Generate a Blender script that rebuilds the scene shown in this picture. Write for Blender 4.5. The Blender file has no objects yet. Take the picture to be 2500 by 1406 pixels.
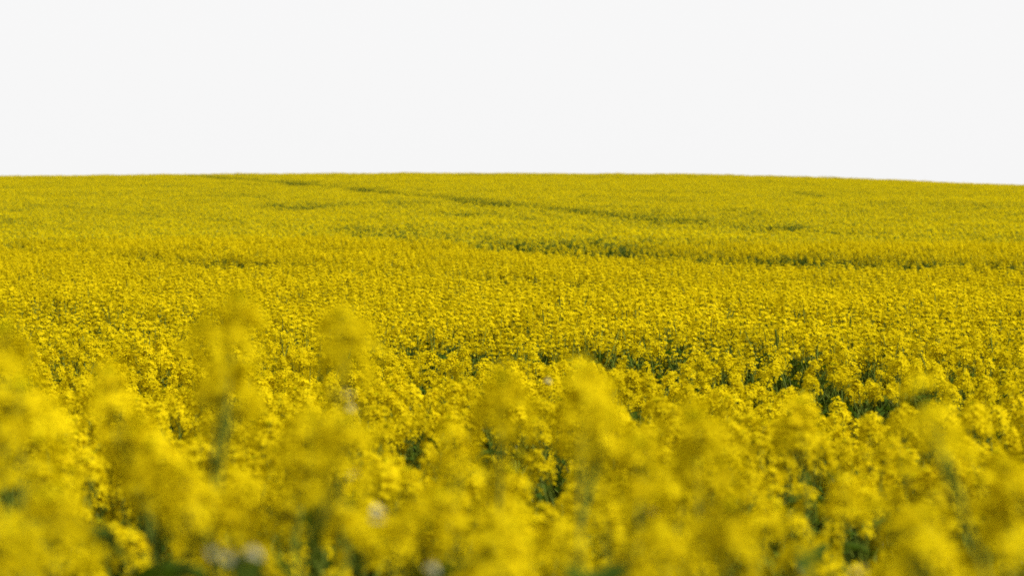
import bpy, math, random
import numpy as np
from mathutils import Vector, Matrix

R = math.radians
SC = bpy.context.scene
COL = SC.collection

# ------------------------------------------------------------------ camera, sky, sun, exposure
EYE = 1.304
cam_d = bpy.data.cameras.new("camera")
cam_d.lens = 85.0
cam_d.sensor_width = 36.0
cam_d.clip_start = 0.05
cam_d.clip_end = 6000.0
cam_d.dof.use_dof = True
cam_d.dof.focus_distance = 15.0
cam_d.dof.aperture_fstop = 4.7
cam = bpy.data.objects.new("camera", cam_d)
cam.location = (0, 0, EYE)
cam.rotation_euler = (R(90), 0, 0)
COL.objects.link(cam)
SC.camera = cam

SUN_EL, SUN_AZ = R(50), R(112)          # azimuth measured from +Y (view direction) towards +X (right)
SUN_STRENGTH = 4.8
world = bpy.data.worlds.new("World")
SC.world = world
world.use_nodes = True
wn, wl = world.node_tree.nodes, world.node_tree.links
wn.clear()
w_out = wn.new("ShaderNodeOutputWorld")
w_bg = wn.new("ShaderNodeBackground")
w_sky = wn.new("ShaderNodeTexSky")
w_sky.sky_type = 'NISHITA'
w_sky.sun_disc = False
w_sky.sun_elevation = SUN_EL
w_sky.sun_rotation = SUN_AZ
w_sky.dust_density = 4.0
w_hs = wn.new("ShaderNodeHueSaturation")
w_hs.inputs["Saturation"].default_value = 0.25
w_mix = wn.new("ShaderNodeMix")
w_mix.data_type = 'RGBA'
w_mix.inputs[0].default_value = 0.93       # a closed sheet of thin bright cloud over the blue
w_mix.inputs[7].default_value = (9.85, 9.85, 9.85, 1)
wl.new(w_sky.outputs[0], w_hs.inputs["Color"])
wl.new(w_hs.outputs[0], w_mix.inputs[6])
wl.new(w_mix.outputs[2], w_bg.inputs["Color"])
w_bg.inputs["Strength"].default_value = 0.06
wl.new(w_bg.outputs[0], w_out.inputs["Surface"])

sun_d = bpy.data.lights.new("sun", 'SUN')
sun_d.energy = SUN_STRENGTH
sun_d.angle = R(.8)
sun_d.color = (1.0, 0.96, 0.88)
sun = bpy.data.objects.new("sun", sun_d)
sdir = Vector((math.sin(SUN_AZ) * math.cos(SUN_EL), math.cos(SUN_AZ) * math.cos(SUN_EL), math.sin(SUN_EL)))
sun.rotation_euler = (-sdir).to_track_quat('-Z', 'Y').to_euler()
sun.location = (20, 10, 30)
COL.objects.link(sun)

vs = SC.view_settings
vs.view_transform = 'Standard'
vs.look = 'None'
vs.exposure = 0.73
vs.gamma = 1.0
vs.use_curve_mapping = False
SC.render.engine = 'CYCLES'
SC.cycles.use_denoising = False
SC.cycles.max_bounces = 8
SC.cycles.diffuse_bounces = 5
SC.cycles.transmission_bounces = 5
SC.cycles.filter_width = 1.7

# ------------------------------------------------------------------ terrain
CANOPY = 1.20
# distance ahead -> height of the flowering canopy relative to the eye
_PD = np.array([-40, 0, 2, 3, 4, 5, 8, 10, 13, 16, 20, 30, 40, 55, 80, 120, 160, 190, 215, 260, 400, 900, 4000.])
_PH = np.array([-.10, -.10, -.12, -.24, -.33, -.365, -.385, -.375, -.335, -.27, -.176, .117, .576, 1.33, 2.78, 5.10, 7.35, 8.95, 9.75, 9.6, 2.0, -30., -160.])

def pchip(x, X, Y):
    x = np.asarray(x, float)
    h = np.diff(X); s = np.diff(Y) / h
    m = np.zeros_like(Y)
    m[0], m[-1] = s[0], s[-1]
    for i in range(1, len(X) - 1):
        if s[i - 1] * s[i] > 0:
            a, b = 2 * h[i] + h[i - 1], h[i] + 2 * h[i - 1]
            m[i] = (a + b) / (a / s[i - 1] + b / s[i])
    k = np.clip(np.searchsorted(X, x) - 1, 0, len(X) - 2)
    t = np.clip((x - X[k]) / h[k], 0, 1)
    return ((2*t**3 - 3*t**2 + 1) * Y[k] + (t**3 - 2*t**2 + t) * h[k] * m[k]
            + (-2*t**3 + 3*t**2) * Y[k + 1] + (t**3 - t**2) * h[k] * m[k + 1])

def sstep(x, a, b):
    t = np.clip((np.asarray(x, float) - a) / (b - a), 0, 1)
    return t * t * (3 - 2 * t)

def ground_z(x, y):
    x = np.asarray(x, float); y = np.asarray(y, float)
    z = EYE + pchip(y, _PD, _PH) - CANOPY
    q = np.where(x > 0, .00066, .00012) * np.minimum(np.abs(x), 120) ** 2
    return z - q * sstep(y, 50, 180)

# smooth value noise, used for patches of thicker, thinner, taller and shorter crop
_NT = np.random.default_rng(11).random((256, 256))
def vnoise(x, y, scale, seed=0):
    u = np.asarray(x, float) / scale + 37.3 * seed + 500
    v = np.asarray(y, float) / scale + 91.7 * seed + 500
    i, j = np.floor(u).astype(int), np.floor(v).astype(int)
    fu, fv = u - i, v - j
    fu, fv = fu*fu*(3 - 2*fu), fv*fv*(3 - 2*fv)
    g = lambda a, b: _NT[a % 256, b % 256]
    return (g(i, j)*(1-fu) + g(i+1, j)*fu)*(1-fv) + (g(i, j+1)*(1-fu) + g(i+1, j+1)*fu)*fv

# ------------------------------------------------------------------ materials
def new_mat(name):
    m = bpy.data.materials.new(name)
    m.use_nodes = True
    m.node_tree.nodes.clear()
    return m, m.node_tree.nodes, m.node_tree.links

def plant_mat(name, c1, c2, transl, tcol, gloss, rough, nscale, var=.16):
    """thin plant tissue: diffuse + light coming through + a waxy film"""
    m, n, l = new_mat(name)
    out = n.new("ShaderNodeOutputMaterial")
    tc = n.new("ShaderNodeTexCoord")
    no = n.new("ShaderNodeTexNoise"); no.inputs["Scale"].default_value = nscale; no.inputs["Detail"].default_value = 2
    l.new(tc.outputs["Object"], no.inputs["Vector"])
    mx = n.new("ShaderNodeMix"); mx.data_type = 'RGBA'
    mx.inputs[6].default_value = (*c1, 1); mx.inputs[7].default_value = (*c2, 1)
    rmp = n.new("ShaderNodeMapRange"); rmp.inputs[1].default_value = .3; rmp.inputs[2].default_value = .7
    l.new(no.outputs[0], rmp.inputs[0]); l.new(rmp.outputs[0], mx.inputs[0])
    oi = n.new("ShaderNodeObjectInfo")
    mr = n.new("ShaderNodeMapRange"); mr.inputs[3].default_value = 1 - var; mr.inputs[4].default_value = 1 + var * .4
    l.new(oi.outputs["Random"], mr.inputs[0])
    hs = n.new("ShaderNodeHueSaturation")
    l.new(mr.outputs[0], hs.inputs["Value"]); l.new(mx.outputs[2], hs.inputs["Color"])
    df = n.new("ShaderNodeBsdfDiffuse"); l.new(hs.outputs[0], df.inputs["Color"])
    tr = n.new("ShaderNodeBsdfTranslucent"); tr.inputs["Color"].default_value = (*tcol, 1)
    a = n.new("ShaderNodeMixShader"); a.inputs[0].default_value = transl
    l.new(df.outputs[0], a.inputs[1]); l.new(tr.outputs[0], a.inputs[2])
    gl = n.new("ShaderNodeBsdfGlossy"); gl.inputs["Roughness"].default_value = rough
    gl.inputs["Color"].default_value = (1, 1, 1, 1)
    b = n.new("ShaderNodeMixShader"); b.inputs[0].default_value = gloss
    l.new(a.outputs[0], b.inputs[1]); l.new(gl.outputs[0], b.inputs[2])
    l.new(b.outputs[0], out.inputs["Surface"])
    return m

M_STEM = plant_mat("stem_green", (.075, .105, .010), (.115, .140, .012), .15, (.11, .15, .006), .004, .45, 30)
M_PETAL = plant_mat("petal_yellow", (.485, .368, .003), (.565, .444, .004), .35, (.59, .452, .001), .0, .5, 60, .30)
M_BUD = plant_mat("bud_yellow_green", (.42, .40, .004), (.58, .50, .004), .2, (.5, .45, .003), .0, .5, 90)
M_LEAF = plant_mat("leaf_blue_green", (.026, .048, .004), (.042, .070, .006), .24, (.055, .095, .004), .003, .35, 14)
M_GLINT = plant_mat("glint_pale", (.30, .28, .16), (.42, .39, .24), .3, (.4, .36, .22), .03, .3, 40)  # pale colour painted for glints of light on waxy leaves
MATS = [M_STEM, M_PETAL, M_BUD, M_LEAF, M_GLINT]

m, n, l = new_mat("soil_and_litter")
out = n.new("ShaderNodeOutputMaterial"); bs = n.new("ShaderNodeBsdfPrincipled")
tc = n.new("ShaderNodeTexCoord")
n1 = n.new("ShaderNodeTexNoise"); n1.inputs["Scale"].default_value = 9; n1.inputs["Detail"].default_value = 6
n2 = n.new("ShaderNodeTexNoise"); n2.inputs["Scale"].default_value = .7; n2.inputs["Detail"].default_value = 3
cr = n.new("ShaderNodeValToRGB")
cr.color_ramp.elements[0].position = .35; cr.color_ramp.elements[0].color = (.045, .034, .020, 1)
cr.color_ramp.elements[1].position = .68; cr.color_ramp.elements[1].color = (.050, .085, .028, 1)
ad = n.new("ShaderNodeMath"); ad.operation = 'MULTIPLY_ADD'; ad.inputs[1].default_value = .5
l.new(tc.outputs["Object"], n1.inputs["Vector"]); l.new(tc.outputs["Object"], n2.inputs["Vector"])
hf = n.new("ShaderNodeMath"); hf.operation = 'MULTIPLY'; hf.inputs[1].default_value = .5
l.new(n2.outputs[0], hf.inputs[0]); l.new(n1.outputs[0], ad.inputs[0]); l.new(hf.outputs[0], ad.inputs[2])
l.new(ad.outputs[0], cr.inputs[0]); l.new(cr.outputs[0], bs.inputs["Base Color"])
bs.inputs["Roughness"].default_value = .95
bp = n.new("ShaderNodeBump"); bp.inputs["Strength"].default_value = .7; bp.inputs["Distance"].default_value = .05
l.new(n1.outputs[0], bp.inputs["Height"]); l.new(bp.outputs[0], bs.inputs["Normal"])
l.new(bs.outputs[0], out.inputs["Surface"])
M_SOIL = m

# ------------------------------------------------------------------ mesh collector
class MB:
    def __init__(s): s.v = []; s.f = []; s.m = []
    def vert(s, p): s.v.append((float(p[0]), float(p[1]), float(p[2]))); return len(s.v) - 1
    def face(s, idx, mat): s.f.append(tuple(idx)); s.m.append(mat)
    def add(s, o, M):
        b = len(s.v)
        for p in o.v:
            q = M @ Vector(p); s.v.append((q.x, q.y, q.z))
        for f, k in zip(o.f, o.m): s.f.append(tuple(i + b for i in f)); s.m.append(k)
    def mesh(s, name):
        me = bpy.data.meshes.new(name)
        me.from_pydata(s.v, [], s.f)
        used = sorted(set(s.m))
        for k in used: me.materials.append(MATS[k])
        mp = {k: i for i, k in enumerate(used)}
        me.polygons.foreach_set("material_index", [mp[k] for k in s.m])
        me.polygons.foreach_set("use_smooth", [True] * len(s.f))
        me.update()
        return me

def frame(d):
    d = Vector(d).normalized()
    a = d.cross(Vector((0, 0, 1)) if abs(d.z) < .9 else Vector((1, 0, 0))).normalized()
    return a, d.cross(a).normalized(), d

def tube(mb, pts, rad, sides, mat):
    rings = []
    for i, p in enumerate(pts):
        a = pts[max(i - 1, 0)]; b = pts[min(i + 1, len(pts) - 1)]
        u, w, _ = frame(Vector(b) - Vector(a))
        rings.append([mb.vert(Vector(p) + (u * math.cos(t) + w * math.sin(t)) * rad[i])
                      for t in [2 * math.pi * k / sides for k in range(sides)]])
    for i in range(len(rings) - 1):
        for k in range(sides):
            mb.face((rings[i][k], rings[i][(k+1) % sides], rings[i+1][(k+1) % sides], rings[i+1][k]), mat)
    mb.face(rings[-1], mat)
    return rings

def flower(mb, ci, c, nrm, r, rng, lod):
    """four petals in a cross round the vertex ci"""
    u, w, nn = frame(nrm)
    ph = rng.random() * 6.28
    cup = rng.uniform(.15, .55)
    for k in range(4):
        t = ph + k * math.pi / 2 + rng.uniform(-.12, .12)
        d = u * math.cos(t) + w * math.sin(t); s = nn.cross(d)
        rr = r * rng.uniform(.85, 1.12)
        if lod == 0:
            a = mb.vert(c + d*rr*.5 + s*rr*.24 + nn*rr*cup*.55); b = mb.vert(c + d*rr*.5 - s*rr*.24 + nn*rr*cup*.55)
            e = mb.vert(c + d*rr*.98 + s*rr*.36 + nn*rr*cup*.5); f = mb.vert(c + d*rr*.98 - s*rr*.36 + nn*rr*cup*.5)
            mb.face((ci, b, a), 1); mb.face((a, b, f, e), 1)
        else:
            a = mb.vert(c + d*rr*.8 + s*rr*.42 + nn*rr*cup*.5); b = mb.vert(c + d*rr*.8 - s*rr*.42 + nn*rr*cup*.5)
            mb.face((ci, b, a), 1)

def flower_head(seed, lod):
    """a raceme: open flowers round the axis, buds on top, thin young pods below; its tip is at z = 0, axis down -z"""
    rng = random.Random(1000 + seed)
    mb = MB()
    L = rng.uniform(.075, .115)
    nr = 9 if lod == 0 else 5
    sides = 4 if lod == 0 else 3
    bend = Vector((rng.uniform(-.012, .012), rng.uniform(-.012, .012), 0))
    pts = [Vector((0, 0, -L + L * i / (nr - 1))) + bend * (i / (nr - 1) * (1 - i / (nr - 1)) * 4) for i in range(nr)]
    rings = tube(mb, pts, [.0016 * (1 - .45 * i / nr) for i in range(nr)], sides, 0)
    def pedicel(zf, d, ln, up):
        i = max(0, min(nr - 1, int(round((1 + zf / L) * (nr - 1)))))
        k = rng.randrange(sides)
        c = pts[i] + d * ln + Vector((0, 0, 1)) * up
        ci = mb.vert(c)
        mb.face((rings[i][k], rings[i][(k + 1) % sides], ci), 0)
        return ci, c
    nf = {0: rng.randint(28, 36), 1: rng.randint(16, 22)}[lod]
    spread = rng.uniform(.92, 1.25) if lod == 0 else rng.uniform(.78, 1.12)
    ga = 2.39996
    for i in range(nf):
        f = (i + rng.random()) / nf                       # 0 = youngest, close to the tip
        z = -.004 - f ** 1.2 * rng.uniform(.030, .055)
        ln = (.007 + .021 * f ** .55) * spread * rng.uniform(.75, 1.2)
        up = (.020 - .014 * f) * rng.uniform(.6, 1.2)
        t = i * ga + rng.uniform(-.3, .3)
        d = Vector((math.cos(t), math.sin(t), 0))
        ci, c = pedicel(z, d, ln, up)
        nrm = d * (.35 + .75 * f) + Vector((0, 0, 1)) * (.95 - .55 * f) + Vector((rng.uniform(-.4, .4), rng.uniform(-.4, .4), rng.uniform(-.3, .3)))
        flower(mb, ci, c, nrm, rng.uniform(.0090, .0122) * (1.12 if lod == 0 else 1.08), rng, lod)
    if lod == 0:                                          # older flowers further down
        for i in range(rng.randint(2, 4)):
            t = rng.random() * 6.28; d = Vector((math.cos(t), math.sin(t), 0))
            ci, c = pedicel(-rng.uniform(.045, .07), d, rng.uniform(.018, .032), rng.uniform(0, .012))
            flower(mb, ci, c, d + Vector((0, 0, rng.uniform(-.2, .7))), rng.uniform(.0085, .0115), rng, lod)
    for i in range(11 if lod == 0 else 4):                # buds
        t = i * ga; d = Vector((math.cos(t), math.sin(t), 0))
        f = i / 11
        ci, c = pedicel(-.002, d, .0015 + .007 * f, .010 - .008 * f * f)
        r = rng.uniform(.0018, .0026) * (1 if lod == 0 else 1.5); hh = r * 3.2
        ax = (Vector((0, 0, 1)) + d * .6 * f).normalized(); u, w, _ = frame(ax)
        q = [mb.vert(c + ax * hh * .5 + (u * math.cos(k * 2.094) + w * math.sin(k * 2.094)) * r) for k in range(3)]
        tp = mb.vert(c + ax * hh)
        for k in range(3):
            mb.face((ci, q[(k+1) % 3], q[k]), 2); mb.face((q[k], q[(k+1) % 3], tp), 2)
    for i in range(7 if lod == 0 else 3):                 # young pods
        t = i * ga + 1; d = Vector((math.cos(t), math.sin(t), 0))
        z = -L * rng.uniform(.72, .98)
        ci, c = pedicel(z, d, .012, .008)
        dd = (d * .5 + Vector((0, 0, 1))).normalized(); u, w, _ = frame(dd)
        ln = rng.uniform(.015, .035)
        a = mb.vert(c + dd * ln * .5 + u * .0016); b = mb.vert(c + dd * ln * .5 - u * .0016); e = mb.vert(c + dd * ln)
        mb.face((ci, b, a), 0); mb.face((a, b, e), 0)
    return mb

def far_head(seed):
    rng = random.Random(7000 + seed)
    mb = MB()
    for i in range(8):
        f = (i + rng.random()) / 8
        t = i * 2.4 + rng.uniform(-.4, .4)
        d = Vector((math.cos(t), math.sin(t), 0))
        c = d * (.006 + .030 * f ** .6) + Vector((0, 0, -.002 - .045 * f * rng.uniform(.6, 1.2)))
        nrm = d * (.4 + .7 * f) + Vector((rng.uniform(-.5, .5), rng.uniform(-.5, .5), .9 - .5 * f))
        u, w, nn = frame(nrm)
        r = rng.uniform(.0098, .0140)
        ph = rng.random() * 6.28
        q = [mb.vert(c + (u * math.cos(ph + k * 1.571) + w * math.sin(ph + k * 1.571)) * r * rng.uniform(.7, 1.1) + nn * (r * .3 if k % 2 else 0)) for k in range(4)]
        mb.face(q, 1 if i < 6 else 2 if i < 7 else 0)
    return mb

def leaf_blade(seed, ln, wd, lod=0, mat=3):
    """a leaf growing from the origin along +x, arching, wavy and lobed, folded along the midrib"""
    rng = random.Random(3000 + seed)
    mb = MB()
    ns = 7 if lod == 0 else 4
    prev = None
    rise = rng.uniform(.25, .7); droop = rng.uniform(.5, 1.1)
    z = 0.; x = 0.
    for i in range(ns + 1):
        f = i / ns
        ang = rise - (rise + droop) * f
        if i: x += ln / ns * math.cos(ang); z += ln / ns * math.sin(ang)
        w = wd * (math.sin(math.pi * min(1, .12 + f * .88)) ** .8) * (1 + (.22 if i % 2 else -.15)) + .0015
        if i == ns: w = .002
        lift = w * rng.uniform(.15, .45)
        row = [mb.vert((x, w * .5, z + lift)), mb.vert((x, 0, z)), mb.vert((x, -w * .5, z + lift * rng.uniform(.6, 1.2)))]
        if prev:
            mb.face((prev[0], prev[1], row[1], row[0]), mat); mb.face((prev[1], prev[2], row[2], row[1]), mat)
        prev = row
    return mb

# a plant plan: where the stem runs, where branches leave it and end, where the leaves sit
def plant_plan(seed, tall=False):
    rng = random.Random(500 + seed)
    H = 1.20
    lean = Vector((rng.uniform(-.07, .07), rng.uniform(-.07, .07), 0))
    def stem_at(f): return Vector((lean.x * f * f, lean.y * f * f, H * f))
    heads = [(stem_at(1.0), (stem_at(1) - stem_at(.9)).normalized(), rng.uniform(1.0, 1.25))]
    branches = []
    nb = rng.randint(2, 4) if tall else rng.randint(6, 8)
    for i in range(nb):
        f0 = .40 + .42 * (i + rng.random() * .6) / nb
        t = i * 2.39996 + rng.uniform(-.4, .4)
        d = Vector((math.cos(t), math.sin(t), 0))
        p0 = stem_at(f0)
        topf = rng.uniform(.91, 1.0) if i else rng.uniform(.86, .94)
        if tall: topf = rng.uniform(.85, .96)           # the middle shoot overtops the side shoots
        dz = max(.12, H * topf - p0.z)
        out_ = rng.uniform(.30, .55) * dz + .055
        p1 = p0 + d * out_ * .62 + Vector((0, 0, dz * .42)); p2 = p0 + d * out_ + Vector((0, 0, dz))
        pts = [p0, p0.lerp(p1, .5) + d * .006, p1, p1.lerp(p2, .55) + d * .004, p2]
        branches.append(pts)
        heads.append((p2, (pts[-1] - pts[-2]).normalized(), rng.uniform(.8, 1.1)))
    leaves = []
    for i in range(9):
        f = .22 + .64 * i / 8 + rng.uniform(-.03, .03)
        leaves.append((stem_at(f), i * 2.39996 + 1.2, i))
    if tall:
        for i in range(5): leaves.append((stem_at(.40 + .08 * i), i * 2.39996 + 2.6, 6))
    return dict(H=H, stem=[stem_at(i / 7) for i in range(8)], branches=branches, heads=heads, leaves=leaves)

def leaf_mesh_id(i): return 0 if i < 2 else (1 if i < 5 else 2)
LEAF_DIM = [(.24, .095), (.19, .075), (.14, .050)]

def aim(p, d, spin, sc):
    u, w, dd = frame(d)
    m = Matrix((u, w, dd)).transposed().to_4x4()
    return Matrix.Translation(p) @ m @ Matrix.Rotation(spin, 4, 'Z') @ Matrix.Scale(sc, 4)

# ------------------------------------------------------------------ setting: the ground
def build_ground():
    ys = np.concatenate([np.linspace(-40, 0, 9)[:-1], np.linspace(0, 40, 41)[:-1], np.linspace(40, 260, 90)[:-1], np.geomspace(260, 4000, 24)])
    us = np.concatenate([-np.geomspace(1, .02, 24), [0], np.geomspace(.02, 1, 24)])
    xs = us * 1500
    X, Y = np.meshgrid(xs, ys)
    Z = ground_z(X, Y) + (vnoise(X, Y, 1.7, 3) - .5) * .05
    v = np.stack([X.ravel(), Y.ravel(), Z.ravel()], 1)
    nx, ny = len(xs), len(ys)
    f = [(j*nx + i, j*nx + i + 1, (j+1)*nx + i + 1, (j+1)*nx + i) for j in range(ny - 1) for i in range(nx - 1)]
    me = bpy.data.meshes.new("ground"); me.from_pydata(v.tolist(), [], f)
    me.polygons.foreach_set("use_smooth", [True] * len(f))
    me.materials.append(M_SOIL)
    o = bpy.data.objects.new("ground", me); COL.objects.link(o)
    o["kind"] = "structure"
    o["label"] = "gently rising ground of soil and leaf litter under the crop"
build_ground()

# ------------------------------------------------------------------ wheel tracks and thin places in the crop (metres on the ground)
TRACKS = [
    (1.05, .97, [(-23.94, 176.65), (-18.72, 157.87), (-7.56, 111.53), (-0.13, 78.8), (4.44, 63.91), (6.97, 56.38)]),
    (1.3, .62, [(-3.69, 54.45), (-2.14, 50.53), (0.0, 45.92)]),
    (2.2, .95, [(0.0, 45.92), (1.72, 40.62), (2.7, 38.84), (4.44, 36.44), (5.51, 34.25), (6.87, 32.45), (9.2, 28.0)]),
    (.75, .93, [(-9.97, 44.92), (-8.45, 41.9), (-7.38, 39.6), (-6.3, 37.94), (-5.09, 35.33), (-3.95, 34.25), (-2.26, 31.7), (-0.97, 28.74), (0.87, 25.79), (1.71, 24.69), (2.51, 23.89), (3.7, 23.0), (4.71, 21.21), (6.5, 18.6)]),
    (.7, .50, [(-4.03, 18.14), (-3.06, 16.4), (-2.62, 15.77), (-1.63, 14.62), (-0.92, 14.23), (-0.34, 13.53)]),
    (1.05, .80, [(-0.34, 13.78), (0.45, 13.44), (0.68, 12.85), (0.9, 12.24), (1.13, 11.98), (1.47, 11.52), (1.74, 10.72), (1.99, 9.75)]),
    (.7, .40, [(-14.11, 75.74), (-9.87, 68.53), (-7.22, 61.75), (-5.37, 57.67)]),
    (1.1, .97, [(11.97, 103.9), (13.03, 95.0)]),
    (1.0, .95, [(16.97, 123.7), (17.9, 121.5)]),
    (.8, .95, [(-8.87, 80.6), (-6.32, 76.2)]),
]
def track_cover(x, y):
    """how much of the crop is missing (0..1), how much of it is lowered"""
    miss = np.zeros_like(x); 
    for (hw, amt, pts) in TRACKS:
        P = np.array(pts)
        best = np.full_like(x, 1e9)
        for a, b in zip(P[:-1], P[1:]):
            ab = b - a; L2 = (ab ** 2).sum()
            t = np.clip(((x - a[0]) * ab[0] + (y - a[1]) * ab[1]) / L2, 0, 1)
            best = np.minimum(best, np.hypot(x - a[0] - t * ab[0], y - a[1] - t * ab[1]))
        ragged = hw * (.90 + .20 * vnoise(x, y, hw * 3, 5))
        miss = np.maximum(miss, amt * (1 - sstep(best, ragged * .7, ragged * 1.25)))
    return miss

def crop_height(x, y):
    k = sstep(y, 3, 11)
    h = CANOPY + (vnoise(x, y, 9, 1) - .5) * .16 * k + (vnoise(x, y, 2.3, 2) - .5) * (.04 + .10 * k)
    return h

# ------------------------------------------------------------------ near plants, each one a thing of its own
NV = 9
PLANS = [plant_plan(i) for i in range(NV)] + [plant_plan(50 + i, True) for i in range(5)]
HEADS0 = [flower_head(i, 0).mesh("flower_head") for i in range(8)]
LEAF0 = [[leaf_blade(10 * k + j, *LEAF_DIM[k]).mesh("leaf") for j in range(3)] for k in range(3)]
GLINT_MESH = leaf_blade(77, .015, .008, 0, 4).mesh("glint_scrap")  # tiny pale blade added as a painted glint
STEM0, BRANCH0 = [], []
for pl in PLANS:
    mb = MB(); tube(mb, pl["stem"], [.0056 - .0044 * i / 7 for i in range(8)], 6, 0)
    STEM0.append(mb.mesh("stem"))
    row = []
    for pts in pl["branches"]:
        mb = MB(); tube(mb, pts, [.0030, .0026, .0022, .0018, .0014], 5, 0)
        row.append(mb.mesh("branch"))
    BRANCH0.append(row)

def child(name, me, parent, M=None):
    o = bpy.data.objects.new(name, me); COL.objects.link(o)
    o.parent = parent
    if M is not None: o.matrix_local = M
    return o

PLANT_COUNT = 0
def near_plant(x, y, height, rz, var, label, group, glints=0, hero=False):
    global PLANT_COUNT
    rng = random.Random(int(x * 1000) * 31 + int(y * 1000))
    pl = PLANS[var]
    root = bpy.data.objects.new("rapeseed_plant", None); COL.objects.link(root)
    root.empty_display_size = .1
    s = height / pl["H"]
    ws = .5 + .5 * s
    root.location = (x, y, float(ground_z(x, y)))
    root.rotation_euler = (rng.uniform(-.05, .05), rng.uniform(-.05, .05), rz)
    if hero:                                             # the tip, not the foot, stands at x, y
        root.rotation_euler = (0, 0, rz)
        t = pl["heads"][0][0]
        root.location.x -= ws * (t.x * math.cos(rz) - t.y * math.sin(rz))
        root.location.y -= ws * (t.x * math.sin(rz) + t.y * math.cos(rz))
    root.scale = (ws, ws, s)
    root["label"] = label; root["category"] = "plant"; root["group"] = group
    st = child("stem", STEM0[var], root)
    holders = [st]
    for me in BRANCH0[var]: holders.append(child("branch", me, root))
    for k, (hd, (p, d, sc)) in enumerate(zip(holders, pl["heads"])):
        child("flower_head", HEADS0[rng.randrange(8)], hd, aim(p + d * .03, d, rng.random() * 6.28, sc * rng.uniform(.9, 1.12)))
    for (p, a, i) in pl["leaves"]:
        M = Matrix.Translation(p) @ Matrix.Rotation(a + rng.uniform(-.5, .5), 4, 'Z') @ Matrix.Scale(rng.uniform(.8, 1.2), 4)
        child("leaf", LEAF0[leaf_mesh_id(i)][rng.randrange(3)], root, M)
    for k in range(glints):  # pale glint scraps added beside the stem
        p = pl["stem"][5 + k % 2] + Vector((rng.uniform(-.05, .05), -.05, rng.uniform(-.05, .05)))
        child("glint_scrap", GLINT_MESH, root, Matrix.Translation(p) @ Matrix.Rotation(rng.random() * 6, 4, 'Z'))
    PLANT_COUNT += 1
    return root

HEROES = [
    (-0.3, 2.6, 1.343), (-0.342, 2.8, 1.305), (-0.185, 2.6, 1.326), (0.066, 2.3, 1.237), (-0.011, 2.7, 1.274), (-0.525, 2.5, 1.301), (-0.468, 2.3, 1.224), (0.198, 2.6, 1.221), (0.126, 2.4, 1.178), (-0.208, 2.5, 1.21), (-0.427, 2.8, 1.239), (-0.361, 1.9, 1.134), (0.192, 2.1, 1.111), (0.424, 2.5, 1.14), (0.512, 2.5, 1.17), (0.425, 3.1, 1.212), (0.457, 3.8, 1.335), (-0.074, 2.9, 1.233), (-0.264, 2.4, 1.134), (-0.007, 2.2, 1.095), (0.13, 2.2, 1.088),
]
NEAR_END = 13.6
GROUP = "single rapeseed plants at the front of the field"
def in_frame(x, y, m=.12): return abs(x) < .2125 * y + m

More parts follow.
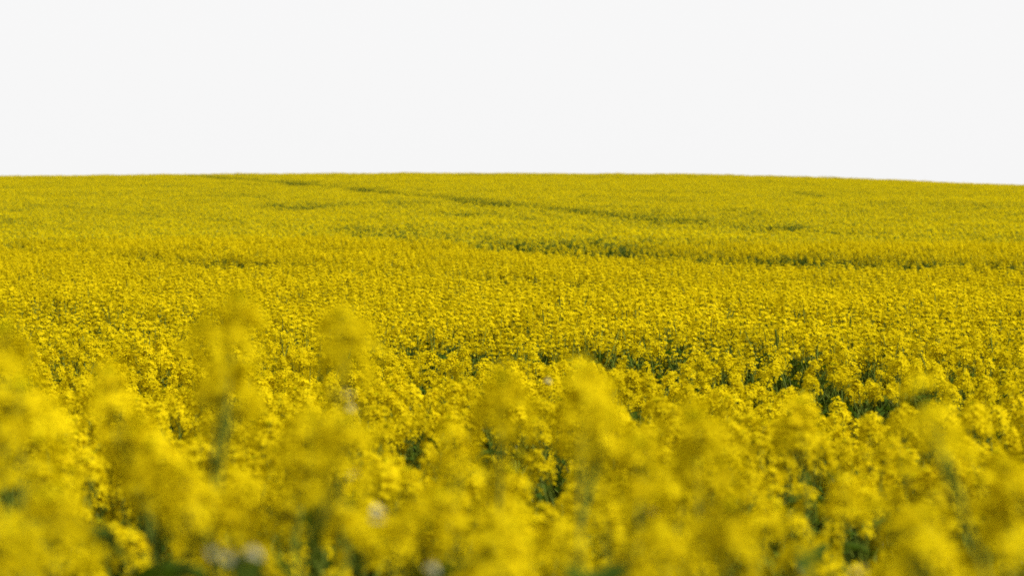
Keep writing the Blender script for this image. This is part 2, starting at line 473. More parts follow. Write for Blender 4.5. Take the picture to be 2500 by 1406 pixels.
PLANT_LABELS = [
#L0
    'large heavily blurred rapeseed plant, flower heads six percent across and ninety-three percent down',
    'large heavily blurred rapeseed plant, flower heads seventy-one percent across and ninety-four percent down',
    'large heavily blurred rapeseed plant, flower heads forty-nine percent across and ninety-five percent down',
    'large heavily blurred rapeseed plant, flower heads sixty-four percent across and ninety-six percent down',
    'large heavily blurred rapeseed plant, flower heads fifty-six percent across and seventy-seven percent down',
    'large heavily blurred rapeseed plant, flower heads three percent across and seventy-five percent down',
    'large heavily blurred rapeseed plant, flower heads sixty-two percent across and eighty-nine percent down',
    'large heavily blurred rapeseed plant, flower heads twenty-three percent across and ninety percent down',
    'large heavily blurred rapeseed plant, flower heads twenty percent across and sixty-nine percent down',
    'large heavily blurred rapeseed plant, flower heads thirty percent across and eighty-two percent down',
    'large heavily blurred rapeseed plant, flower heads ninety percent across and ninety-two percent down',
    'large heavily blurred rapeseed plant, flower heads ninety-seven percent across and ninety percent down',
    'tallest blurred rapeseed plant, nearly a quarter across, its tip reaching highest of all',
    'second tallest blurred rapeseed plant, right of the tallest, tip a third across',
    'large heavily blurred rapeseed plant, flower heads sixty-eight percent across and seventy-nine percent down',
    'large heavily blurred rapeseed plant, flower heads forty-nine percent across and seventy-nine percent down',
    'large heavily blurred rapeseed plant, flower heads seventeen percent across and seventy-nine percent down',
    'large heavily blurred rapeseed plant, flower heads twenty-six percent across and ninety-two percent down',
    'large heavily blurred rapeseed plant, flower heads forty-two percent across and eighty-six percent down',
    'blurred rapeseed plant, flower heads eighty-two percent across and eighty-seven percent down',
    'blurred rapeseed plant, flower heads seventy-eight percent across and seventy-eight percent down',
    'blurred rapeseed plant, flower heads sixty-one percent across and ninety-one percent down',
    'blurred rapeseed plant, flower heads six percent across and ninety-six percent down',
    'blurred rapeseed plant, flower heads forty-seven percent across and ninety percent down',
    'blurred rapeseed plant, flower heads forty-one percent across and ninety-two percent down',
    'blurred rapeseed plant, flower heads thirteen percent across and ninety-seven percent down',
    'blurred rapeseed plant, flower heads sixty-seven percent across and ninety-two percent down',
    'blurred rapeseed plant, flower heads nineteen percent across and ninety percent down',
    'blurred rapeseed plant, flower heads sixty-nine percent across and ninety-one percent down',
    'blurred rapeseed plant, flower heads thirty-seven percent across and eighty-three percent down',
    'blurred rapeseed plant, flower heads seventy-one percent across and eighty-nine percent down',
    'blurred rapeseed plant, flower heads twenty percent across and eighty percent down',
    'blurred rapeseed plant, flower heads fifty-four percent across and eighty-nine percent down',
    'blurred rapeseed plant, flower heads fifty-one percent across and ninety percent down',
    'blurred rapeseed plant, flower heads forty-three percent across and eighty-seven percent down',
    'blurred rapeseed plant, flower heads nine percent across and eighty-three percent down',
    'blurred rapeseed plant, flower heads seventy-four percent across and eighty-four percent down',
    'blurred rapeseed plant, flower heads eighty-three percent across and eighty-six percent down',
    'blurred rapeseed plant, flower heads thirty-one percent across and eighty-seven percent down',
    'blurred rapeseed plant, flower heads twelve percent across and eighty-six percent down',
    'blurred rapeseed plant, flower heads eighty-seven percent across and eighty-nine percent down',
    'blurred rapeseed plant, flower heads thirty-nine percent across and eighty-three percent down',
    'blurred rapeseed plant, flower heads seventeen percent across and eighty-seven percent down',
    'blurred rapeseed plant, flower heads ninety-one percent across and eighty-four percent down',
    'blurred rapeseed plant, flower heads thirty-four percent across and eighty-six percent down',
    'blurred rapeseed plant, flower heads ninety percent across and eighty-four percent down',
    'soft-focus rapeseed plant, flower heads ten percent across and eighty-four percent down',
    'soft-focus rapeseed plant, flower heads six percent across and eighty-one percent down',
    'soft-focus rapeseed plant, flower heads thirty-seven percent across and seventy-eight percent down',
    'soft-focus rapeseed plant, flower heads twenty-eight percent across and eighty-four percent down',
    'soft-focus rapeseed plant, flower heads eighty-seven percent across and eighty-three percent down',
    'soft-focus rapeseed plant, flower heads eighty percent across and eighty percent down',
    'soft-focus rapeseed plant, flower heads eleven percent across and eighty-nine percent down',
    'soft-focus rapeseed plant, flower heads ninety-five percent across and seventy-nine percent down',
    'soft-focus rapeseed plant, flower heads seventy-two percent across and eighty-one percent down',
    'soft-focus rapeseed plant, flower heads fifty-seven percent across and eighty-four percent down',
    'soft-focus rapeseed plant, flower heads six percent across and seventy-eight percent down',
    'rapeseed plant almost hidden behind the blurred plants in front',
    'soft-focus rapeseed plant, flower heads eighty-five percent across and eighty percent down',
    'soft-focus rapeseed plant, flower heads twenty-six percent across and seventy-seven percent down',
    'soft-focus rapeseed plant, flower heads ninety-six percent across and seventy-nine percent down',
    'soft-focus rapeseed plant, flower heads seventy-nine percent across and seventy-nine percent down',
    'soft-focus rapeseed plant, flower heads seven percent across and eighty-one percent down',
    'soft-focus rapeseed plant, flower heads five percent across and seventy-nine percent down',
    'rapeseed plant almost hidden behind the blurred plants in front',
    'soft-focus rapeseed plant, flower heads three percent across and seventy-eight percent down',
    'soft-focus rapeseed plant, flower heads seven percent across and seventy-seven percent down',
    'soft-focus rapeseed plant, flower heads sixty-nine percent across and seventy-nine percent down',
    'soft-focus rapeseed plant, flower heads eight percent across and seventy-four percent down',
    'soft-focus rapeseed plant, flower heads eighty-eight percent across and seventy-four percent down',
    'soft-focus rapeseed plant, flower heads ninety-four percent across and seventy-four percent down',
    'soft-focus rapeseed plant, flower heads seventy-one percent across and seventy-eight percent down',
    'rapeseed plant almost hidden behind the blurred plants in front',
    'rapeseed plant almost hidden behind the blurred plants in front',
    'soft-focus rapeseed plant, flower heads eighty-two percent across and seventy-nine percent down',
    'soft-focus rapeseed plant, flower heads ten percent across and eighty-seven percent down',
    'soft-focus rapeseed plant, flower heads twenty-four percent across and seventy-four percent down',
    'soft-focus rapeseed plant, flower heads fifty-nine percent across and seventy-five percent down',
    'soft-focus rapeseed plant, flower heads seventy-three percent across and seventy-six percent down',
    'soft-focus rapeseed plant, flower heads ninety-six percent across and seventy-five percent down',
    'soft-focus rapeseed plant, flower heads twenty-three percent across and seventy-six percent down',
    'soft-focus rapeseed plant, flower heads fifty-three percent across and eighty-one percent down',
    'rapeseed plant almost hidden behind the blurred plants in front',
    'soft-focus rapeseed plant, flower heads nine percent across and seventy-four percent down',
    'soft-focus rapeseed plant, flower heads eighty-three percent across and seventy-six percent down',
    'soft-focus rapeseed plant, flower heads thirty-six percent across and seventy-six percent down',
    'soft-focus rapeseed plant, flower heads sixty-five percent across and seventy-three percent down',
    'soft-focus rapeseed plant, flower heads ninety-eight percent across and seventy-eight percent down',
    'rapeseed plant almost hidden among the in-focus plants of the nearer field',
    'soft-focus rapeseed plant, flower heads sixty-three percent across and seventy-five percent down',
    'rapeseed plant almost hidden among the in-focus plants of the nearer field',
    'rapeseed plant almost hidden among the in-focus plants of the nearer field',
    'rapeseed plant almost hidden among the in-focus plants of the nearer field',
    'rapeseed plant almost hidden among the in-focus plants of the nearer field',
    'rapeseed plant almost hidden among the in-focus plants of the nearer field',
    'soft-focus rapeseed plant, flower heads ninety-seven percent across and seventy-three percent down',
    'soft-focus rapeseed plant, flower heads forty-eight percent across and seventy-three percent down',
    'rapeseed plant almost hidden among the in-focus plants of the nearer field',
    'rapeseed plant almost hidden among the in-focus plants of the nearer field',
    'soft-focus rapeseed plant, flower heads fifty-two percent across and seventy-two percent down',
    'soft-focus rapeseed plant, flower heads ninety-six percent across and seventy-two percent down',
    'soft-focus rapeseed plant, flower heads seventy-one percent across and seventy-one percent down',
    'soft-focus rapeseed plant, flower heads thirty-eight percent across and seventy-three percent down',
    'rapeseed plant almost hidden among the in-focus plants of the nearer field',
    'soft-focus rapeseed plant, flower heads eight percent across and seventy percent down',
    'soft-focus rapeseed plant, flower heads fifty percent across and seventy-nine percent down',
    'soft-focus rapeseed plant, flower heads ninety percent across and seventy-seven percent down',
    'soft-focus rapeseed plant, flower heads nineteen percent across and seventy-three percent down',
    'rapeseed plant almost hidden among the in-focus plants of the nearer field',
    'soft-focus rapeseed plant, flower heads ninety-nine percent across and seventy-three percent down',
    'soft-focus rapeseed plant, flower heads forty percent across and seventy-six percent down',
    'rapeseed plant almost hidden among the in-focus plants of the nearer field',
    'soft-focus rapeseed plant, flower heads fifty-one percent across and seventy-five percent down',
    'rapeseed plant almost hidden among the in-focus plants of the nearer field',
    'rapeseed plant almost hidden among the in-focus plants of the nearer field',
    'soft-focus rapeseed plant, flower heads ninety-eight percent across and seventy-three percent down',
    'soft-focus rapeseed plant, flower heads eighty-two percent across and seventy-five percent down',
    'soft-focus rapeseed plant, flower heads eighty-two percent across and seventy-four percent down',
    'soft-focus rapeseed plant, flower heads sixty-three percent across and seventy-two percent down',
    'soft-focus rapeseed plant, flower heads thirty-eight percent across and seventy-five percent down',
    'soft-focus rapeseed plant, flower heads seventeen percent across and seventy-one percent down',
    'rapeseed plant almost hidden among the in-focus plants of the nearer field',
    'soft-focus rapeseed plant, flower heads thirty percent across and seventy-two percent down',
    'soft-focus rapeseed plant, flower heads eighty-three percent across and seventy-three percent down',
    'rapeseed plant almost hidden among the in-focus plants of the nearer field',
    'soft-focus rapeseed plant, flower heads twelve percent across and seventy-three percent down',
    'soft-focus rapeseed plant, flower heads eighteen percent across and seventy-two percent down',
    'rapeseed plant almost hidden among the in-focus plants of the nearer field',
    'soft-focus rapeseed plant, flower heads thirty-nine percent across and seventy percent down',
    'soft-focus rapeseed plant, flower heads fourteen percent across and seventy-one percent down',
    'soft-focus rapeseed plant, flower heads forty percent across and seventy percent down',
    'soft-focus rapeseed plant, flower heads thirty-three percent across and seventy-one percent down',
    'soft-focus rapeseed plant, flower heads seven percent across and sixty-nine percent down',
    'small sharp rapeseed plant, flower heads fifty-six percent across and seventy percent down',
    'small sharp rapeseed plant, flower heads sixteen percent across and seventy-five percent down',
    'small sharp rapeseed plant, flower heads fifty-one percent across and seventy-seven percent down',
    'rapeseed plant almost hidden among the in-focus plants of the nearer field',
    'rapeseed plant almost hidden among the in-focus plants of the nearer field',
    'small sharp rapeseed plant, flower heads forty-four percent across and seventy percent down',
    'small sharp rapeseed plant, flower heads ninety-nine percent across and seventy percent down',
    'rapeseed plant almost hidden among the in-focus plants of the nearer field',
    'rapeseed plant almost hidden among the in-focus plants of the nearer field',
    'rapeseed plant almost hidden among the in-focus plants of the nearer field',
    'small sharp rapeseed plant, flower heads thirteen percent across and seventy-two percent down',
    'small sharp rapeseed plant, flower heads thirty-seven percent across and seventy percent down',
    'small sharp rapeseed plant, flower heads forty-eight percent across and seventy percent down',
    'small sharp rapeseed plant, flower heads twenty-eight percent across and seventy percent down',
    'small sharp rapeseed plant, flower heads forty percent across and seventy-seven percent down',
    'small sharp rapeseed plant, flower heads twenty-six percent across and seventy percent down',
    'small sharp rapeseed plant, flower heads forty-six percent across and sixty-eight percent down',
    'rapeseed plant almost hidden among the in-focus plants of the nearer field',
    'small sharp rapeseed plant, flower heads thirty-six percent across and seventy percent down',
    'small sharp rapeseed plant, flower heads seventy-five percent across and seventy-two percent down',
    'rapeseed plant almost hidden among the in-focus plants of the nearer field',
    'small sharp rapeseed plant, flower heads fifty-two percent across and sixty-eight percent down',
    'small sharp rapeseed plant, flower heads twenty-five percent across and sixty-nine percent down',
    'small sharp rapeseed plant, flower heads ninety-six percent across and sixty-eight percent down',
    'small sharp rapeseed plant, flower heads seventy-six percent across and seventy-two percent down',
    'rapeseed plant almost hidden among the in-focus plants of the nearer field',
    'rapeseed plant almost hidden among the in-focus plants of the nearer field',
    'small sharp rapeseed plant, flower heads thirty-three percent across and sixty-nine percent down',
    'small sharp rapeseed plant, flower heads fifty-three percent across and sixty-seven percent down',
    'rapeseed plant almost hidden among the in-focus plants of the nearer field',
    'small sharp rapeseed plant, flower heads seventy-two percent across and sixty-nine percent down',
    'rapeseed plant almost hidden among the in-focus plants of the nearer field',
    'small sharp rapeseed plant, flower heads seventy-seven percent across and seventy-two percent down',
    'rapeseed plant almost hidden among the in-focus plants of the nearer field',
    'rapeseed plant almost hidden among the in-focus plants of the nearer field',
    'small sharp rapeseed plant, flower heads seventy-two percent across and sixty-eight percent down',
    'rapeseed plant almost hidden among the in-focus plants of the nearer field',
    'small sharp rapeseed plant, flower heads ninety-five percent across and sixty-nine percent down',
    'rapeseed plant almost hidden among the in-focus plants of the nearer field',
    'small sharp rapeseed plant, flower heads twenty-five percent across and sixty-seven percent down',
    'rapeseed plant almost hidden among the in-focus plants of the nearer field',
    'small sharp rapeseed plant, flower heads sixty-nine percent across and seventy-one percent down',
    'small sharp rapeseed plant, flower heads sixty-one percent across and sixty-seven percent down',
    'small sharp rapeseed plant, flower heads thirty-one percent across and sixty-eight percent down',
    'rapeseed plant almost hidden among the in-focus plants of the nearer field',
    'small sharp rapeseed plant, flower heads thirty-nine percent across and sixty-six percent down',
    'small sharp rapeseed plant, flower heads twenty-nine percent across and sixty-eight percent down',
    'small sharp rapeseed plant, flower heads forty-three percent across and sixty-eight percent down',
    'rapeseed plant almost hidden among the in-focus plants of the nearer field',
    'small sharp rapeseed plant, flower heads sixty-two percent across and sixty-seven percent down',
    'rapeseed plant almost hidden among the in-focus plants of the nearer field',
    'rapeseed plant almost hidden among the in-focus plants of the nearer field',
    'rapeseed plant almost hidden among the in-focus plants of the nearer field',
    'small sharp rapeseed plant, flower heads twenty-nine percent across and sixty-seven percent down',
    'small sharp rapeseed plant, flower heads sixty-three percent across and sixty-seven percent down',
    'rapeseed plant almost hidden among the in-focus plants of the nearer field',
    'small sharp rapeseed plant, flower heads sixty percent across and sixty-five percent down',
    'rapeseed plant almost hidden among the in-focus plants of the nearer field',
    'small sharp rapeseed plant, flower heads sixteen percent across and sixty-nine percent down',
    'rapeseed plant almost hidden among the in-focus plants of the nearer field',
    'rapeseed plant almost hidden among the in-focus plants of the nearer field',
    'small sharp rapeseed plant, flower heads sixty-nine percent across and sixty-eight percent down',
    'small sharp rapeseed plant, flower heads seventy-four percent across and sixty-eight percent down',
    'rapeseed plant almost hidden among the in-focus plants of the nearer field',
    'rapeseed plant almost hidden among the in-focus plants of the nearer field',
    'small sharp rapeseed plant, flower heads eighty-two percent across and sixty-seven percent down',
    'rapeseed plant almost hidden among the in-focus plants of the nearer field',
    'rapeseed plant almost hidden among the in-focus plants of the nearer field',
    'rapeseed plant almost hidden among the in-focus plants of the nearer field',
    'small sharp rapeseed plant, flower heads eighty-nine percent across and sixty-five percent down',
    'small sharp rapeseed plant, flower heads twenty-eight percent across and sixty-seven percent down',
    'small sharp rapeseed plant, flower heads forty-nine percent across and sixty-five percent down',
    'rapeseed plant almost hidden among the in-focus plants of the nearer field',
    'rapeseed plant almost hidden among the in-focus plants of the nearer field',
    'small sharp rapeseed plant, flower heads seventy percent across and sixty-five percent down',
    'rapeseed plant almost hidden among the in-focus plants of the nearer field',
    'rapeseed plant almost hidden among the in-focus plants of the nearer field',
    'small sharp rapeseed plant, flower heads ninety-one percent across and sixty-seven percent down',
    'small sharp rapeseed plant, flower heads eighty-three percent across and sixty-eight percent down',
    'rapeseed plant almost hidden among the in-focus plants of the nearer field',
    'rapeseed plant almost hidden among the in-focus plants of the nearer field',
    'rapeseed plant almost hidden among the in-focus plants of the nearer field',
    'rapeseed plant almost hidden among the in-focus plants of the nearer field',
    'small sharp rapeseed plant, flower heads ninety-seven percent across and sixty-seven percent down',
    'rapeseed plant almost hidden among the in-focus plants of the nearer field',
    'small sharp rapeseed plant, flower heads forty-two percent across and sixty-six percent down',
    'rapeseed plant almost hidden among the in-focus plants of the nearer field',
    'rapeseed plant almost hidden among the in-focus plants of the nearer field',
    'rapeseed plant almost hidden among the in-focus plants of the nearer field',
    'small sharp rapeseed plant, flower heads seven percent across and sixty-seven percent down',
    'rapeseed plant almost hidden among the in-focus plants of the nearer field',
    'rapeseed plant almost hidden among the in-focus plants of the nearer field',
    'rapeseed plant almost hidden among the in-focus plants of the nearer field',
    'rapeseed plant almost hidden among the in-focus plants of the nearer field',
    'rapeseed plant almost hidden among the in-focus plants of the nearer field',
    'small sharp rapeseed plant, flower heads ninety-seven percent across and sixty-six percent down',
    'rapeseed plant almost hidden among the in-focus plants of the nearer field',
    'rapeseed plant almost hidden among the in-focus plants of the nearer field',
    'rapeseed plant almost hidden among the in-focus plants of the nearer field',
    'small sharp rapeseed plant, flower heads eight percent across and sixty-six percent down',
    'small sharp rapeseed plant, flower heads fifty-four percent across and sixty-six percent down',
    'small sharp rapeseed plant, flower heads four percent across and sixty-five percent down',
    'small sharp rapeseed plant, flower heads fifty-five percent across and sixty-four percent down',
    'rapeseed plant almost hidden among the in-focus plants of the nearer field',
    'small sharp rapeseed plant, flower heads fifteen percent across and sixty-seven percent down',
    'rapeseed plant almost hidden among the in-focus plants of the nearer field',
    'rapeseed plant almost hidden among the in-focus plants of the nearer field',
    'small sharp rapeseed plant, flower heads sixty-nine percent across and sixty-four percent down',
    'small sharp rapeseed plant, flower heads fifty-two percent across and sixty-four percent down',
    'small sharp rapeseed plant, flower heads twenty-six percent across and sixty-five percent down',
    'small sharp rapeseed plant, flower heads forty-eight percent across and sixty-four percent down',
    'small sharp rapeseed plant, flower heads fourteen percent across and sixty-six percent down',
    'rapeseed plant almost hidden among the in-focus plants of the nearer field',
    'rapeseed plant almost hidden among the in-focus plants of the nearer field',
    'small sharp rapeseed plant, flower heads twenty-eight percent across and sixty-six percent down',
    'small sharp rapeseed plant, flower heads eighteen percent across and sixty-five percent down',
    'small sharp rapeseed plant, flower heads thirty-four percent across and sixty-six percent down',
    'small sharp rapeseed plant, flower heads forty-four percent across and sixty-four percent down',
    'rapeseed plant almost hidden among the in-focus plants of the nearer field',
    'small sharp rapeseed plant, flower heads sixteen percent across and sixty-five percent down',
    'small sharp rapeseed plant, flower heads thirty percent across and sixty-three percent down',
    'rapeseed plant almost hidden among the in-focus plants of the nearer field',
    'rapeseed plant almost hidden among the in-focus plants of the nearer field',
    'small sharp rapeseed plant, flower heads ninety-two percent across and sixty-six percent down',
    'rapeseed plant almost hidden among the in-focus plants of the nearer field',
    'small sharp rapeseed plant, flower heads twenty-six percent across and sixty-three percent down',
    'rapeseed plant almost hidden among the in-focus plants of the nearer field',
    'small sharp rapeseed plant, flower heads forty-five percent across and sixty-three percent down',
    'small sharp rapeseed plant, flower heads thirty-six percent across and sixty-four percent down',
    'rapeseed plant almost hidden among the in-focus plants of the nearer field',
    'small sharp rapeseed plant, flower heads six percent across and sixty-two percent down',
    'rapeseed plant almost hidden among the in-focus plants of the nearer field',
    'small sharp rapeseed plant, flower heads fifteen percent across and sixty-four percent down',
    'small sharp rapeseed plant, flower heads nineteen percent across and sixty-five percent down',
    'small sharp rapeseed plant, flower heads twenty-seven percent across and sixty-three percent down',
    'small sharp rapeseed plant, flower heads thirty percent across and sixty-four percent down',
    'small sharp rapeseed plant, flower heads forty percent across and sixty-four percent down',
    'small sharp rapeseed plant, flower heads thirteen percent across and sixty-five percent down',
    'rapeseed plant almost hidden among the in-focus plants of the nearer field',
    'small sharp rapeseed plant, flower heads seventy-one percent across and sixty-three percent down',
    'rapeseed plant almost hidden among the in-focus plants of the nearer field',
    'small sharp rapeseed plant, flower heads sixteen percent across and sixty-two percent down',
    'small sharp rapeseed plant, flower heads seven percent across and sixty-three percent down',
    'small sharp rapeseed plant, flower heads thirty-three percent across and sixty-two percent down',
    'small sharp rapeseed plant, flower heads seventeen percent across and sixty-two percent down',
    'small sharp rapeseed plant, flower heads twelve percent across and sixty-two percent down',
    'small sharp rapeseed plant, flower heads forty percent across and sixty-three percent down',
    'small sharp rapeseed plant, flower heads eighty-seven percent across and sixty-five percent down',
    'rapeseed plant almost hidden among the in-focus plants of the nearer field',
    'small sharp rapeseed plant, flower heads forty percent across and sixty-five percent down',
    'small sharp rapeseed plant, flower heads twenty-nine percent across and sixty-two percent down',
    'small sharp rapeseed plant, flower heads ninety-one percent across and sixty-four percent down',
    'small sharp rapeseed plant, flower heads ninety-four percent across and sixty-two percent down',
    'small sharp rapeseed plant, flower heads eighty-six percent across and sixty-six percent down',
    'small sharp rapeseed plant, flower heads fourteen percent across and sixty-two percent down',
    'small sharp rapeseed plant, flower heads twenty-one percent across and sixty-one percent down',
    'small sharp rapeseed plant, flower heads thirty-eight percent across and sixty-two percent down',
    'small sharp rapeseed plant, flower heads twenty-six percent across and sixty-one percent down',
    'small sharp rapeseed plant, flower heads eight percent across and sixty percent down',
    'small sharp rapeseed plant, flower heads sixty-three percent across and sixty-two percent down',
    'small sharp rapeseed plant, flower heads sixteen percent across and sixty percent down',
    'small sharp rapeseed plant, flower heads ninety-six percent across and sixty-five percent down',
    'small sharp rapeseed plant, flower heads ninety-five percent across and sixty-two percent down',
    'small sharp rapeseed plant, flower heads seventy-five percent across and sixty-four percent down',
    'small sharp rapeseed plant, flower heads twenty-two percent across and sixty-one percent down',
    'rapeseed plant almost hidden among the in-focus plants of the nearer field',
    'small sharp rapeseed plant, flower heads eighty-two percent across and sixty-three percent down',
#L1
]
def build_near():
    rng = random.Random(5)
    spots = [(x, y, h - (.018 if x < .3 else .045), True) for (x, y, h) in HEROES]
    cell = .20
    fill = []
    y = 1.85
    while y < NEAR_END:
        nx = int((.2125 * y + .12) / cell) + 1
        for i in range(-nx, nx + 1):
            px = i * cell + rng.uniform(-.09, .09); py = y + rng.uniform(-.09, .09)
            if not in_frame(px, py): continue
            if any((px - a) ** 2 + (py - b) ** 2 < .13 ** 2 for a, b, _, _ in spots): continue
            dens = float(np.clip(-.45 + 2.3 * vnoise(px, py, .5, 8), .03, 1.2))
            dens *= 1 - float(track_cover(np.array([px]), np.array([py]))[0])
            dens *= 0 if py < 2.75 else (.15 if py < 4.1 else (.24 if py < 5.4 else (.5 if py < 7.5 else .64)))
            if py < 5 and px > .09 * py: dens *= .55            # thinner on the right
            if rng.random() > dens: continue
            h = float(crop_height(np.array(px), np.array(py))) - .03 + rng.uniform(-.08, .04)
            fill.append((px, py, h, False))
        y += cell
    fill.sort(key=lambda s: s[1])
    spots += fill[:300 - len(spots)]
    spots.sort(key=lambda s: (not s[3], s[1]))
    for i, (x, y, h, hero) in enumerate(spots):
        rz = rng.random() * 6.28; var = NV + i % 5 if hero else rng.randrange(NV); glints = 1 if rng.random() < .05 else 0
        label = PLANT_LABELS[i] if i < len(PLANT_LABELS) else "yellow flowering rapeseed plant"
        near_plant(x, y, h, rz, var, label, GROUP, glints=glints, hero=hero)
    return max(s[1] for s in spots)
near_end = build_near()
# pale scraps standing in for leaf glints among the front plants, each on the plant nearest to it
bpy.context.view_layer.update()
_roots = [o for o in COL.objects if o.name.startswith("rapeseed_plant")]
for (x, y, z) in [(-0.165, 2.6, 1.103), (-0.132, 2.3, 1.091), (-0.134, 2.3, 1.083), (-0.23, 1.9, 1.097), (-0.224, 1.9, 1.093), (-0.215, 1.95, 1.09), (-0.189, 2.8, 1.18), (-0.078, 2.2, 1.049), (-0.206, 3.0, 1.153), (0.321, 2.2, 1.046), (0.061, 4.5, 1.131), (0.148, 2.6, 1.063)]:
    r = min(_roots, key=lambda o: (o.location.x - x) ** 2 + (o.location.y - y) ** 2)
    w = child("glint_scrap", GLINT_MESH, r)
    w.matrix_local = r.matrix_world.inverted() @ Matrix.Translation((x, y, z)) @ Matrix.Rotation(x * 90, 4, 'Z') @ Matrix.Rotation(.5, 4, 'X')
print("near plants", PLANT_COUNT, "to", near_end)

# ------------------------------------------------------------------ the rest of the crop, far past counting
def whole_plant(var, lod):
    rng = random.Random(900 + var * 7 + lod)
    pl = PLANS[var]; mb = MB()
    if lod == 1:
        tube(mb, pl["stem"][2:], [.0065 - .0045 * i / 5 for i in range(6)], 3, 0)
        for pts in pl["branches"]: tube(mb, [pts[0], pts[2], pts[4]], [.0036, .0028, .0018], 3, 0)
        for (p, d, sc) in pl["heads"]:
            mb.add(flower_head(rng.randrange(8), 1), aim(p + d * .03, d, rng.random() * 6.28, sc))
        for (p, a, i) in pl["leaves"]:
            mb.add(leaf_blade(rng.randrange(9), *LEAF_DIM[leaf_mesh_id(i)], lod=1), Matrix.Translation(p) @ Matrix.Rotation(a, 4, 'Z'))
    else:
        tube(mb, [pl["stem"][3], pl["stem"][7]], [.006, .003], 3, 0)
        for pts in pl["branches"]: tube(mb, [pts[0], pts[2], pts[4]], [.004, .0035, .003], 3, 0)
        for (p, d, sc) in pl["heads"]:
            mb.add(far_head(rng.randrange(12)), aim(p + d * .03, d, rng.random() * 6.28, sc * 1.05))
        for (p, a, i) in pl["leaves"][2:]:
            mb.add(leaf_blade(rng.randrange(9), LEAF_DIM[leaf_mesh_id(i)][0] * 1.1, LEAF_DIM[leaf_mesh_id(i)][1] * 1.2, lod=1), Matrix.Translation(p) @ Matrix.Rotation(a, 4, 'Z'))
    return mb.mesh("crop_plant")

def leafy_plant(var):
    """a plant of the wheel tracks: leaves and thin stems, hardly a flower"""
    rng = random.Random(40 + var); mb = MB()
    pl = PLANS[var]
    tube(mb, [p * .55 for p in pl["stem"]][1:], [.005] * 7, 3, 0)
    for k in range(2):
        for (p, a, i) in pl["leaves"]:
            mb.add(leaf_blade(rng.randrange(9), .17, .06, lod=1), Matrix.Translation(p * .62) @ Matrix.Rotation(a + k * 1.3, 4, 'Z'))
    return mb.mesh("crop_plant")

def scatter(name, label, protos, P):
    """one stuff object whose plants are instances on its vertices; P: x, y, z, rot, tilt, scale, idx"""
    n = len(P["x"])
    me = bpy.data.meshes.new(name)
    me.vertices.add(n)
    me.vertices.foreach_set("co", np.stack([P["x"], P["y"], P["z"]], 1).astype(np.float32).ravel())
    rot = np.stack([P["tx"], P["ty"], P["rz"]], 1).astype(np.float32)
    a = me.attributes.new("rot", 'FLOAT_VECTOR', 'POINT'); a.data.foreach_set("vector", rot.ravel())
    sc = np.stack([P["sw"], P["sw"], P["s"]], 1).astype(np.float32)
    a = me.attributes.new("scl", 'FLOAT_VECTOR', 'POINT'); a.data.foreach_set("vector", sc.ravel())
    a = me.attributes.new("idx", 'INT', 'POINT'); a.data.foreach_set("value", P["idx"].astype(np.int32))
    me.update()
    o = bpy.data.objects.new(name, me); COL.objects.link(o)
    o["kind"] = "stuff"; o["label"] = label; o["category"] = "crop"
    ng = bpy.data.node_groups.new(name + "_nodes", 'GeometryNodeTree')
    ng.interface.new_socket("Geometry", in_out='INPUT', socket_type='NodeSocketGeometry')
    ng.interface.new_socket("Geometry", in_out='OUTPUT', socket_type='NodeSocketGeometry')
    N, Lk = ng.nodes, ng.links
    gi, go = N.new("NodeGroupInput"), N.new("NodeGroupOutput")
    g2i = N.new("GeometryNodeGeometryToInstance")
    for me_p in reversed(protos):                        # joined in reverse link order: index 0 is the first mesh
        po = bpy.data.objects.new("crop_plant_source", me_p)   # never linked to the scene
        oi = N.new("GeometryNodeObjectInfo"); oi.inputs["Object"].default_value = po
        oi.inputs["As Instance"].default_value = False
        Lk.new(oi.outputs["Geometry"], g2i.inputs[0])
    iop = N.new("GeometryNodeInstanceOnPoints")
    iop.inputs["Pick Instance"].default_value = True
    def attr(nm, dt):
        q = N.new("GeometryNodeInputNamedAttribute"); q.data_type = dt; q.inputs["Name"].default_value = nm
        return q.outputs[0]
    Lk.new(gi.outputs[0], iop.inputs["Points"]); Lk.new(g2i.outputs[0], iop.inputs["Instance"])
    Lk.new(attr("idx", 'INT'), iop.inputs["Instance Index"])
    e2r = N.new("FunctionNodeEulerToRotation"); Lk.new(attr("rot", 'FLOAT_VECTOR'), e2r.inputs[0])
    Lk.new(e2r.outputs[0], iop.inputs["Rotation"]); Lk.new(attr("scl", 'FLOAT_VECTOR'), iop.inputs["Scale"])
    Lk.new(iop.outputs[0], go.inputs[0])
    md = o.modifiers.new("plants", 'NODES'); md.node_group = ng
    return o

def wedge_points(y0, y1, dens_a, dens_b, margin, rng):
    """random spots in the strip y0..y1 of a wedge a little wider than the view"""
    W1 = .27 * y1 + margin
    n = int(2 * W1 * (y1 - y0) * max(dens_a, dens_b))
    x = rng.uniform(-W1, W1, n); y = rng.uniform(y0, y1, n)
    d = dens_a + (dens_b - dens_a) * (y - y0) / (y1 - y0)
    k = (np.abs(x) < .27 * y + margin) & (rng.random(n) < d / max(dens_a, dens_b))
    return x[k], y[k]

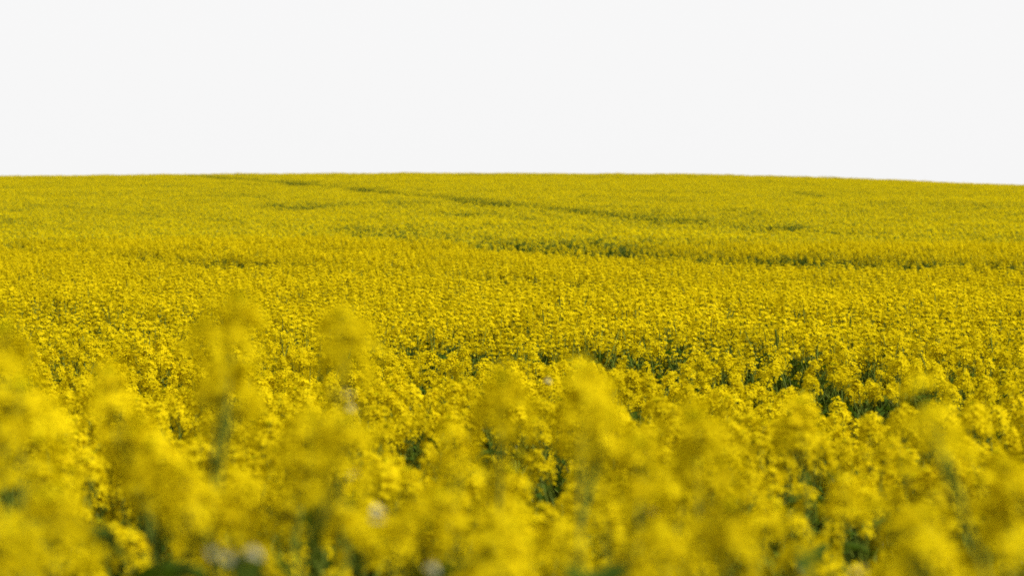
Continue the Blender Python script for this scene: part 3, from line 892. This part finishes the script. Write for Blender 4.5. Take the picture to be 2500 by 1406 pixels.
def crop(name, label, protos, bands, seed, margin, leafy=None, cond=None):
    rng = np.random.default_rng(seed)
    xs, ys = [], []
    for (a, b, da, db) in bands:
        x, y = wedge_points(a, b, da, db, margin, rng); xs.append(x); ys.append(y)
    x, y = np.concatenate(xs), np.concatenate(ys)
    if cond is not None:
        k = cond(x, y); x, y = x[k], y[k]
    miss = track_cover(x, y)
    ca, sa = math.cos(.42), math.sin(.42)                # drill rows run obliquely up the slope
    al, ac = -sa * x + ca * y, ca * x + sa * y
    streak = np.clip((vnoise(ac, al / 22, 1.6, 12) * .6 + vnoise(ac, al / 14, .6, 13) * .4 - .60) * 3, 0, .5) * sstep(y, 12, 30)
    thin = np.clip((vnoise(x, y, 3.1, 6) * .6 + vnoise(x, y, .8, 7) * .4 - .68 + .24 * (1 - sstep(y, 12.5, 17))) * 4, 0, .9)
    clump = np.clip((vnoise(x, y, .42, 14) - .5) * 1.5 + .5, 0, 1)
    mixr = .55 * (1 - sstep(y, 14, 22))
    gone = (1 - mixr) * rng.random(len(x)) + mixr * clump < np.maximum(np.maximum(miss, thin), streak)
    h = crop_height(x, y) + rng.normal(0, .04, len(x)) - .10 * miss
    s = np.where(gone, rng.uniform(.95, 1.32, len(x)), h / 1.2)
    nl = len(leafy) if leafy else 0
    idx = rng.integers(0, len(protos), len(x))
    if nl: idx = np.where(gone, len(protos) + rng.integers(0, nl, len(x)), idx)
    P = dict(x=x, y=y, z=ground_z(x, y), rz=rng.uniform(0, 6.283, len(x)), tx=rng.normal(0, .11, len(x)), ty=rng.normal(0, .11, len(x)),
             s=s, sw=s * rng.uniform(.9, 1.15, len(x)), idx=idx)
    if not nl:
        k = ~gone; P = {q: w[k] for q, w in P.items()}
    print(name, len(P["x"]))
    return scatter(name, label, list(protos) + list(leafy or []), P)

LEAFY = [leafy_plant(i) for i in range(4)]
def undergrowth():
    rng = np.random.default_rng(33)
    x, y = wedge_points(2.4, near_end, 17, 17, .5, rng)
    s = rng.uniform(.80, 1.22, len(x))
    z0 = np.zeros(len(x))
    scatter("green_undergrowth", "dark green leaves and stems under the flowers at the front of the field", LEAFY,
            dict(x=x, y=y, z=ground_z(x, y), rz=rng.uniform(0, 6.283, len(x)), tx=z0, ty=z0, s=s, sw=s, idx=rng.integers(0, 4, len(x))))
undergrowth()
MID = [whole_plant(i, 1) for i in range(NV)]
FAR = [whole_plant(i, 2) for i in range(NV)]
crop("rapeseed_crop", "yellow flowering rapeseed crop of the middle of the field", MID,
     [(1.7, near_end, 24, 24), (near_end, 14, 27, 28), (14, 46, 28, 28)], 21, 2.0, LEAFY,
     cond=lambda x, y: (y > near_end - .05) | (np.abs(x) > .2125 * y + .17))
crop("distant_rapeseed_crop", "yellow rapeseed crop on the far slope up to the horizon", FAR,
     [(46, 90, 22, 16), (90, 150, 16, 12), (150, 222, 12, 10)], 22, 3.0, LEAFY)

# ------------------------------------------------------------------ two bare green stalks that stand out of the crop
def green_stalk(x, y, h, lean, label):
    root = bpy.data.objects.new("bare_stalk", None); COL.objects.link(root)
    root.location = (x, y, float(ground_z(x, y))); root.empty_display_size = .1
    root["label"] = label; root["category"] = "plant"
    mb = MB(); tube(mb, [Vector((lean * (i / 6) ** 2, 0, h * .94 * i / 6)) for i in range(7)], [.0042 - .0004 * i for i in range(7)], 6, 0)
    child("stem", mb.mesh("stem"), root)
    rng = random.Random(int(h * 1000)); mb = MB()
    p0 = Vector((lean * .88, 0, h * .93)); ax = Vector((lean * .3, 0, h * .30)).normalized(); L = h * .085
    rings = tube(mb, [p0 + ax * L * i / 8 for i in range(9)], [.0025 + .0025 * math.sin(math.pi * (i + .5) / 9.5) for i in range(9)], 5, 0)
    for i in range(1, 8):
        for k in range(5):
            u = (Vector(mb.v[rings[i][k]]) - (p0 + ax * L * i / 8)).normalized()
            t = mb.vert(Vector(mb.v[rings[i][k]]) + u * rng.uniform(.002, .006) + ax * .014)
            mb.face((rings[i][k], rings[i][(k + 1) % 5], t), 0)
    child("seed_head", mb.mesh("seed_head"), root)
    for k in range(2):
        M = Matrix.Translation((lean * .3, 0, h * (.55 + .14 * k))) @ Matrix.Rotation(2.5 * k + .4, 4, 'Z')
        child("leaf", LEAF0[2][k], root, M)
green_stalk(2.11, 15.21, 1.29, 0.02, "upright bare green stalk rising above the crop, right of the leaning one")
green_stalk(1.6, 13.27, 1.285, -0.16, "thin bare green stalk leaning left above the yellow crop")
